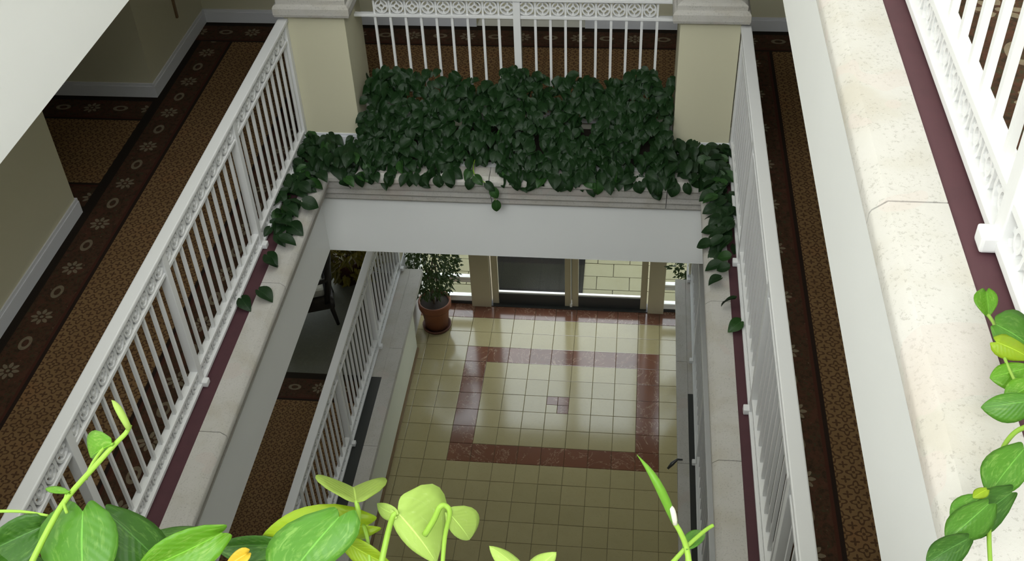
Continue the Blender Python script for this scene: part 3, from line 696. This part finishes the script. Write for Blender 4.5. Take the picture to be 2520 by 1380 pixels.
LEDGE_STEMS = [
    ([[0.6308, 1.2263, -1.32], [0.6095, 1.2131, -1.32], [0.5889, 1.1885, -1.32], [0.5756, 1.1633, -1.32], [0.5644, 1.131, -1.32]], 0.004),
    ([[0.6254, 1.4812, -1.32], [0.6307, 1.4558, -1.32], [0.629, 1.4058, -1.32], [0.63, 1.3579, -1.32], [0.6355, 1.3121, -1.32], [0.645, 1.286, -1.32]], 0.003),
    ([[0.5614, 1.1308, -1.32], [0.5471, 1.0915, -1.32], [0.5327, 1.0458, -1.31], [0.5224, 1.0027, -1.31], [0.5168, 0.9553, -1.32]], 0.004),
    ([[0.5463, 1.0877, -1.32], [0.5173, 1.0308, -1.32], [0.4973, 1.0012, -1.32], [0.4695, 0.9516, -1.32]], 0.004),
]
IVY_LEFT = [
    [-2.4215, 6.7827],
    [-2.3465, 6.7316],
    [-2.2888, 6.8166],
    [-2.4358, 6.5927],
    [-2.3405, 6.5183],
    [-2.4216, 6.3593],
    [-2.3347, 6.3132],
    [-2.429, 6.1592],
    [-2.3146, 6.1165],
    [-2.4199, 6.0148],
    [-2.2502, 5.9203],
    [-2.3543, 5.8774],
    [-2.2781, 5.7176],
    [-2.3626, 5.695],
    [-2.3493, 5.5635],
    [-2.283, 5.524],
    [-2.313, 5.2621],
    [-2.3244, 5.3522],
    [-2.2866, 5.0249],
    [-2.3911, 4.949],
    [-2.2193, 6.2691],
    [-2.254, 6.1685],
    [-2.2298, 6.7645],
    [-2.2322, 6.5763],
    [-2.0562, 6.1789],
    [-1.9919, 6.2068],
]
IVY_RIGHT = [
    [0.5654, 6.7931],
    [0.465, 6.8675],
    [0.4341, 6.7867],
    [0.6314, 6.6161],
    [0.544, 6.5613],
    [0.4835, 6.4098],
    [0.678, 6.3714],
    [0.6168, 6.2254],
    [0.6679, 6.1352],
    [0.5997, 6.1315],
    [0.6053, 5.9154],
    [0.689, 6.0001],
    [0.6395, 5.7783],
    [0.5309, 5.666],
    [0.6096, 5.6832],
    [0.6751, 5.6954],
    [0.5935, 5.4646],
    [0.5775, 5.3057],
    [0.6621, 5.4089],
    [0.6766, 5.085],
    [0.6804, 5.5303],
    [0.6878, 4.9228],
]

def leaf_grid(nu=10, nv=4):
    """heart-shaped outline: (u along midrib, v in -1..1) -> (along, across) in leaf units"""
    rows = []
    for i in range(nu+1):
        s = i/nu
        w_ = (math.sin(PI*min(1, s*1.0)**0.62))**0.85 if 0 < s < 1 else 0.0
        rows.append((s, max(w_, 0.0)))
    return rows
ROWS = leaf_grid()
WMAX = max(w_ for _, w_ in ROWS); SW = [s for s, w_ in ROWS if w_ == WMAX][0]
def leaf_surface(B, T, L, R, arch=0.08, nv=4):
    """B, T ends of the midrib; L, R the widest points of the two halves"""
    B, T, L, R = Vector(B), Vector(T), Vector(L), Vector(R); ax = T-B
    c = B+ax*SW; sl, sr = L-c, R-c; nrm = (sr-sl).cross(ax)
    nrm = nrm.normalized() if nrm.length > 1e-9 else Vector((0, 0, 1))
    if nrm.z < 0: nrm = -nrm
    ln = ax.length; vs = []; uv = []; fs = []; n = 2*nv+1
    for (s, w_) in ROWS:
        k = w_/WMAX
        mid = B + ax*s + nrm*(arch*ln*(math.sin(PI*s)*0.6 - 0.9*max(0, s-0.6)**2*2))
        for q in range(-nv, nv+1):
            v = abs(q)/nv; sd = sr if q > 0 else sl
            back = -0.13*ln*(v**1.5)*max(0, 1-s/0.45)
            p = mid + sd*(k*v) + ax.normalized()*back - nrm*(arch*0.5*ln*(v*v)*k)
            if s == 0: p = B + ax*0 + sd*(0.34*v) + ax.normalized()*(-0.13*ln*math.sin(v*PI*0.62))
            vs.append(p); uv.append((s, 0.5+0.5*q/nv))
    for i in range(len(ROWS)-1):
        for q in range(n-1): fs.append((i*n+q, i*n+q+1, (i+1)*n+q+1, (i+1)*n+q))
    return vs, fs, uv
def leaf_obj(root, var, B, T, L, R, org, arch=0.08):
    vs, fs, uv = leaf_surface(B, T, L, R, arch)
    m = MB(); m.uv = list(uv); m.add([v-org for v in vs], fs)
    me = m.mesh('leaf', var+'_leaf', True); o = put('leaf', me, root)
    sd = o.modifiers.new('thickness', 'SOLIDIFY'); sd.thickness = 0.0012
    if var in ('yellow',): o['label'] = 'yellowed leaf'
    return o
def stem_obj(root, pts, r, org, nm='stem'):
    P = [Vector(p)-org for p in pts]; Q = []
    for i in range(len(P)-1):
        for k in range(4):
            t = k/4; a, b, c, d = P[max(i-1, 0)], P[i], P[i+1], P[min(i+2, len(P)-1)]
            Q.append(0.5*((2*b)+(c-a)*t+(2*a-5*b+4*c-d)*t*t+(3*b-a-3*c+d)*t**3))
    Q.append(P[-1]); n = len(Q)
    return obj(nm, MB().tube(Q, [r*(1.1-0.35*i/n) for i in range(n)], 8), 'stem', root, True)
org = Vector((-0.45, 0.62, L3['top']-0.06))
tag(obj('planter_soil', MB().box(XL+0.02, XR-0.02, 0.2, YN-0.012, L3['flo'], L3['top']-0.05), 'soil'), 'dark soil of the near planter under the big leaves', 'soil')
pot = thing('golden_pothos', 'bright variegated pothos with big leaves along the bottom edge, nearest the viewer', 'plant', org)
for var, B, T, L, R in FRONT_LEAVES: leaf_obj(pot, var, B, T, L, R, org)
for B, T, wd, var in FURLED:
    a, b = Vector(B)-org, Vector(T)-org; P = [a.lerp(b, t)+Vector((0, 0, 0.012*math.sin(PI*t))) for t in [i/8 for i in range(9)]]
    o = obj('furled_leaf' if var != 'white' else 'sheath', MB().tube(P, [wd*0.5*(0.35+1.0*math.sin(PI*min(1, (i/8)*0.8+0.2))**0.8)*(1-0.85*(i/8)**3) for i in range(9)], 8), var+'_leaf', pot, True)
for pts, r in FRONT_STEMS: stem_obj(pot, pts, r, org)
org2 = Vector((0.66, 1.3, L3['top']))
vine = thing('trailing_pothos', 'bright variegated pothos vine trailing over the upper right stone ledge', 'plant', org2)
for var, B, T, L, R in LEDGE_LEAVES: leaf_obj(vine, var, B, T, L, R, org2)
for pts, r in LEDGE_STEMS: stem_obj(vine, pts, r, org2)

# ---- ivy: leaf meshes shared between many leaves
def proto_leaf(mat, seed, w_=0.40, fold=0.18):
    rr = random.Random(seed); d = rr.uniform(-0.05, 0.05)
    vs, fs, uv = leaf_surface((0, 0, 0), (1, d, -0.12), (0.36, w_, fold), (0.36, -w_, fold*rr.uniform(0.5, 1.2)), 0.16, 2)
    m = MB(); m.uv = list(uv); m.add(vs, fs); return m.mesh('ivy_leaf', mat, True)
IVY = [proto_leaf('ivy', s_, 0.36+0.05*(s_ % 3)) for s_ in range(5)]
IVY2 = [proto_leaf('ivy2', 20+s_) for s_ in range(2)]
def orient(d, nrm):
    d = Vector(d).normalized(); nrm = Vector(nrm); y = nrm.cross(d).normalized(); zz = d.cross(y)
    return Matrix((d, y, zz)).transposed()
def ivy_leaf(root, p, d, nrm, size, rng, org, young=0.06):
    me = rng.choice(IVY2) if rng.random() < young else rng.choice(IVY)
    o = put('leaf', me, root); o.matrix_local = Matrix.Translation(Vector(p)-org) @ orient(d, nrm).to_4x4() @ Matrix.Diagonal((size, size, size, 1)); return o
def ivy_joined(root, items, rng, org, nm='foliage'):
    m = MB(); m.uv = []
    for (p, d, nrm, size) in items:
        me = rng.choice(IVY); X = Matrix.Translation(Vector(p)-org) @ orient(d, nrm).to_4x4() @ Matrix.Diagonal((size, size, size, 1))
        o = len(m.v); m.v += [tuple(X @ v.co) for v in me.vertices]
        uvl = me.uv_layers[0].data; t = {}
        for pl in me.polygons:
            for li in pl.loop_indices: t[me.loops[li].vertex_index] = tuple(uvl[li].uv)
            m.f.append(tuple(i+o for i in pl.vertices)); m.mi.append(0)
        m.uv += [t[i] for i in range(len(me.vertices))]
    ob = obj(nm, m, 'ivy', root, True); ob['kind'] = 'stuff'; return ob
rng = random.Random(11)
org3 = Vector((-0.85, 6.75, L2['top']))
tag(obj('planter_soil', MB().box(-1.995, 0.285, YF+0.105, 7.06, L2['flo'], L2['top']+0.015), 'soil'), 'dark soil of the far planter under the ivy', 'soil')
bed = thing('ivy_bed', 'dense dark green ivy filling the far planter between the cream pillars', 'plant', org3)
def hprof(y, x):
    t = (y-6.42)/0.62
    n = 0.035*math.sin(x*7.3+1)+0.025*math.sin(x*13.1+y*9)
    return L2['top'] + 0.015 + 0.47*max(0, min(1, t))**0.85 + n*max(0, min(1, t*2))
big = []
for k in range(1900):
    x = rng.uniform(-1.98, 0.27); t = rng.random(); y = 6.42 + 0.64*t
    if t < 0.12 and rng.random() < 0.5: continue
    if y < 6.56 and -1.22 < x < -0.92 and rng.random() < 0.9: continue
    if x > 0.27-0.0 or (x < -1.9 and y > 6.95): pass
    zz = hprof(y, x) - (0.0 if k % 3 == 0 else rng.uniform(0.0, 0.10))
    nrm = Vector((rng.gauss(0, 0.45), -0.62+rng.gauss(0, 0.35), 0.75+rng.gauss(0, 0.3)))
    d = Vector((rng.gauss(0, 0.55), -0.75+rng.gauss(0, 0.3), -0.5+rng.gauss(0, 0.3)))
    big.append(((x, y, zz), d, nrm, rng.uniform(0.062, 0.100), k % 4 == 0))
for k in range(150):     # in front of the pillars and over the coping edge
    x = rng.choice([rng.uniform(-2.30, -1.95), rng.uniform(0.22, 0.60)]) if k < 92 else rng.uniform(-2.2, 0.5)
    if k < 92: y = rng.uniform(6.42, 6.80); zz = L2['top'] + rng.uniform(0.02, 0.17)
    else:
        y = rng.uniform(6.40, 6.47); zz = L2['top'] + rng.uniform(0.0, 0.05)
        if -1.22 < x < -0.95: continue
    big.append(((x, y, zz), Vector((rng.gauss(0, 0.6), -0.8, -0.35+rng.gauss(0, 0.2))), Vector((rng.gauss(0, 0.4), -0.45, 0.9)), rng.uniform(0.075, 0.112), True))
for k in range(17):      # leaves hanging over the nose of the coping
    x = (-2.02, -1.93, -1.86, -1.72, -1.58, -1.47, -1.36, -1.28, -0.80, -0.68, -0.50, -0.42, -0.22, 0.06, 0.20, 0.32, 0.40)[k]
    big.append(((x, 6.398, L2['top']+0.015), Vector((rng.gauss(0, 0.12), -0.35, -0.9)), Vector((rng.gauss(0, 0.3), -0.9, 0.35)), rng.uniform(0.085, 0.112), True))
single = [b for b in big if b[4]][-292:]; rest = [b for b in big if b not in single]
for p, d, nrm, sz, _ in single: ivy_leaf(bed, p, d, nrm, sz, rng, org3)
ivy_joined(bed, [b[:4] for b in rest], rng, org3)
# the strand hanging over the middle of the coping
sp = [(-1.10, 6.62, -4.50), (-1.12, 6.50, -4.555), (-1.10, 6.42, -4.585), (-1.03, 6.385, -4.62), (-0.98, 6.375, -4.70), (-0.955, 6.40, -4.80)]
stem_obj(bed, sp, 0.004, org3)
for p, d in (((-1.14, 6.46, -4.57), (-0.4, -0.8, -0.5)), ((-1.10, 6.41, -4.585), (0.6, -0.6, -0.4)), ((-1.02, 6.38, -4.62), (0.8, -0.4, -0.5)), ((-1.13, 6.395, -4.60), (-0.2, -0.4, -0.9)), ((-0.98, 6.37, -4.66), (0.6, -0.3, -0.8)), ((-0.955, 6.385, -4.78), (0.1, -0.3, -0.95))):
    ivy_leaf(bed, p, d, (0.1, -0.8, 0.55), 0.088, rng, org3, 0.5)
def trail(label, pts, xr, seed, x_in):
    rr = random.Random(seed); o0 = Vector((pts[len(pts)//2][0], pts[len(pts)//2][1], L2['top'])); t = thing('ivy_trail', label, 'plant', o0, 'ivy trailing along the stone copings')
    P = sorted(pts, key=lambda p: -p[1])
    for (x, y) in P:
        ivy_leaf(t, (x+rr.uniform(-0.02, 0.02), y+0.03, -4.56+rr.uniform(0, 0.05)), (x_in*rr.uniform(0.2, 1.0), rr.uniform(-0.8, 0.2), -0.2), (rr.gauss(0, 0.25), rr.gauss(-0.2, 0.25), 1), rr.uniform(0.09, 0.13), rr, o0, 0.15)
    n = 95
    for k in range(n):
        y = 6.80 - 1.15*rr.random()**1.5; x = rr.uniform(*xr)
        ivy_leaf(t, (x, y, -4.60+rr.uniform(0, 0.09)), (x_in*rr.uniform(-0.5, 1.0), rr.uniform(-1, 0.3), -0.2), (rr.gauss(0, 0.35), rr.gauss(-0.2, 0.3), 1), rr.uniform(0.075, 0.115), rr, o0, 0.08)
    xm = sum(xr)/2
    stem_obj(t, [(xm+rr.uniform(-0.02, 0.02), 6.8-0.2*k, -4.63) for k in range(9)], 0.004, o0)
    return t
trail('ivy trailing along the maroon strip beside the left railing', IVY_LEFT, (-2.42, -2.27), 5, 1)
trail('ivy trailing along the maroon strip beside the right railing', IVY_RIGHT, (0.57, 0.70), 6, -1)

# ------------------------------------------------------------------ potted ficus trees, croton, armchair
def small_leaves(n, cx, cy, cz, rx, ry, rz, size, rr, droop=0.5, shell=0.35):
    m = MB(); m.uv = []
    for k in range(n):
        while True:
            v = Vector((rr.uniform(-1, 1), rr.uniform(-1, 1), rr.uniform(-1, 1)))
            if shell < v.length < 1: break
        p = Vector((cx+v.x*rx, cy+v.y*ry, cz+v.z*rz)); s_ = size*rr.uniform(0.7, 1.3)
        d = Vector((v.x+rr.gauss(0, 0.5), v.y+rr.gauss(0, 0.5), -droop+rr.gauss(0, 0.3))).normalized()
        nm = Vector((rr.gauss(0, 0.6), rr.gauss(-0.2, 0.6), 1)); y = nm.cross(d).normalized(); q = d.cross(y)*0.12
        m.add([p, p+d*s_*0.35+y*s_*0.24+q*s_, p+d*s_, p+d*s_*0.35-y*s_*0.24+q*s_], [(0, 3, 2), (0, 2, 1)])
        m.uv += [(0, 0.5), (0.35, 1), (1, 0.5), (0.35, 0)]
    return m
def ficus(label, x, y, zf, seed, canopy, n=620, potted=True, r=0.185):
    rr = random.Random(seed); t = thing('potted_ficus', label, 'plant', (x, y, zf), 'ficus trees by the entrance')
    obj('saucer', MB().lathe([(0, 0), (0.145, 0), (0.165, 0.012), (0.170, 0.045), (0.158, 0.045), (0.150, 0.02), (0, 0.02)], n=28), 'terradark', t, True)
    obj('pot', MB().lathe([(0.0, 0.02), (0.132, 0.02), (0.160, 0.29), (0.163, 0.31), (0.183, 0.312), (0.190, 0.33), (0.192, 0.40), (0.186, 0.412), (0.172, 0.412), (0.166, 0.37), (0.0, 0.36)], n=28), 'terracotta', t, True)
    obj('soil', MB().lathe([(0.166, 0.375), (0.10, 0.385), (0.0, 0.39)], n=20), 'soil', t, True)
    zc = canopy[2]
    for k in range(3):
        a = k*2.1+0.5; p = [(0.03*math.cos(a), 0.03*math.sin(a), 0.36), (0.05*math.cos(a), 0.05*math.sin(a), 0.65), (0.07*math.cos(a+0.5), 0.07*math.sin(a+0.5), zc), (0.18*math.cos(a+0.7), 0.18*math.sin(a+0.7), zc+0.35)]
        obj('trunk', MB().tube(p, [0.013, 0.011, 0.009, 0.004], 8), 'bark', t, True)
    f = obj('foliage', small_leaves(n, canopy[0], canopy[1], zc, canopy[3], canopy[3], canopy[4], 0.058, rr), 'ficus', t); f['kind'] = 'stuff'
    return t
ficus('small ficus tree in a terracotta pot left of the glazed doors', -2.185, 9.37, -8.88, 3, (-0.02, -0.03, 1.02, 0.36, 0.52), 1700)
ficus('ficus mostly hidden behind the right lobby wall, leaf tips showing', 0.86, 9.42, -8.88, 8, (-0.06, -0.02, 1.16, 0.34, 0.42), 700)
rr = random.Random(21)
ct = thing('croton_bush', 'yellow and green croton bush behind the armchair at ground level', 'plant', (-2.98, 8.86, L1['flo']))
obj('planter_pot', MB().lathe([(0, 0), (0.15, 0), (0.19, 0.28), (0.20, 0.30), (0.17, 0.30), (0.16, 0.26), (0, 0.25)], n=24), 'terradark', ct, True)
for k in range(5):
    a = k*1.3; obj('stalk', MB().tube([(0.03*math.cos(a), 0.03*math.sin(a), 0.25), (0.1*math.cos(a), 0.1*math.sin(a), 0.5), (0.2*math.cos(a), 0.2*math.sin(a), 0.7)], [0.01, 0.008, 0.004], 6), 'bark', ct, True)
f = obj('foliage', small_leaves(460, 0.06, -0.04, 0.42, 0.31, 0.26, 0.40, 0.12, rr, 0.3, 0.2), 'croton', ct); f['kind'] = 'stuff'

ch = thing('wicker_armchair', 'dark wicker armchair with pale seat cushion on the grey floor beside the left lobby railing', 'chair', (-3.28, 8.27, L1['flo']))
ch.rotation_euler = (0, 0, math.radians(20))
for sx, sy in ((-1, -1), (1, -1), (-1, 1), (1, 1)):
    obj('leg', MB().tube([(sx*0.275, sy*0.265, 0), (sx*0.245, sy*0.245, 0.20), (sx*0.25, sy*0.25, 0.36)], [0.017, 0.024, 0.028], 10), 'wicker', ch, True)
obj('seat_frame', MB().box(-0.28, 0.28, -0.27, 0.27, 0.22, 0.37), 'wicker', ch, False, 0.03)
obj('cushion', MB().box(-0.29, 0.20, -0.225, 0.225, 0.37, 0.46), 'cushion', ch, False, 0.03)
m = MB(); n = 12; vs = []
for i in range(n+1):        # gently bowed back that leans outwards and rises in the middle
    v = -1+2*i/n; y = 0.27*v; bow = 0.05*v*v; h = 0.80+0.09*math.cos(v*1.4)
    for (x, z) in ((0.225-bow, 0.30), (0.30-bow, h), (0.345-bow, h), (0.275-bow, 0.30)): vs.append((x, y, z))
fs = [(i*4+q, (i+1)*4+q, (i+1)*4+(q+1) % 4, i*4+(q+1) % 4) for i in range(n) for q in range(4)] + [(0, 1, 2, 3), (n*4+3, n*4+2, n*4+1, n*4)]
m.add(vs, fs); obj('backrest', m, 'wicker', ch, True)
for sy in (-1, 1):
    obj('arm', MB().tube([(0.25, sy*0.25, 0.60), (0.05, sy*0.27, 0.585), (-0.20, sy*0.265, 0.56), (-0.275, sy*0.26, 0.50), (-0.26, sy*0.25, 0.36)], [0.024, 0.026, 0.026, 0.024, 0.022], 10), 'wicker', ch, True)
tag(obj('dark_strap', MB().tube([(0.439, 6.42, -7.7), (0.476, 6.45, -7.665), (0.522, 6.485, -7.642), (0.568, 6.483, -7.642)], [0.010, 0.019, 0.011, 0.006], 8), 'dark', None, True), 'short dark strap end hanging over the inner edge of the right lobby coping', 'strap')

# ------------------------------------------------------------------ lift everything so that the lobby floor is z = 0
for o in list(S.objects):
    if o.parent is None and o.type not in ('CAMERA', 'LIGHT'): o.location.z += UP
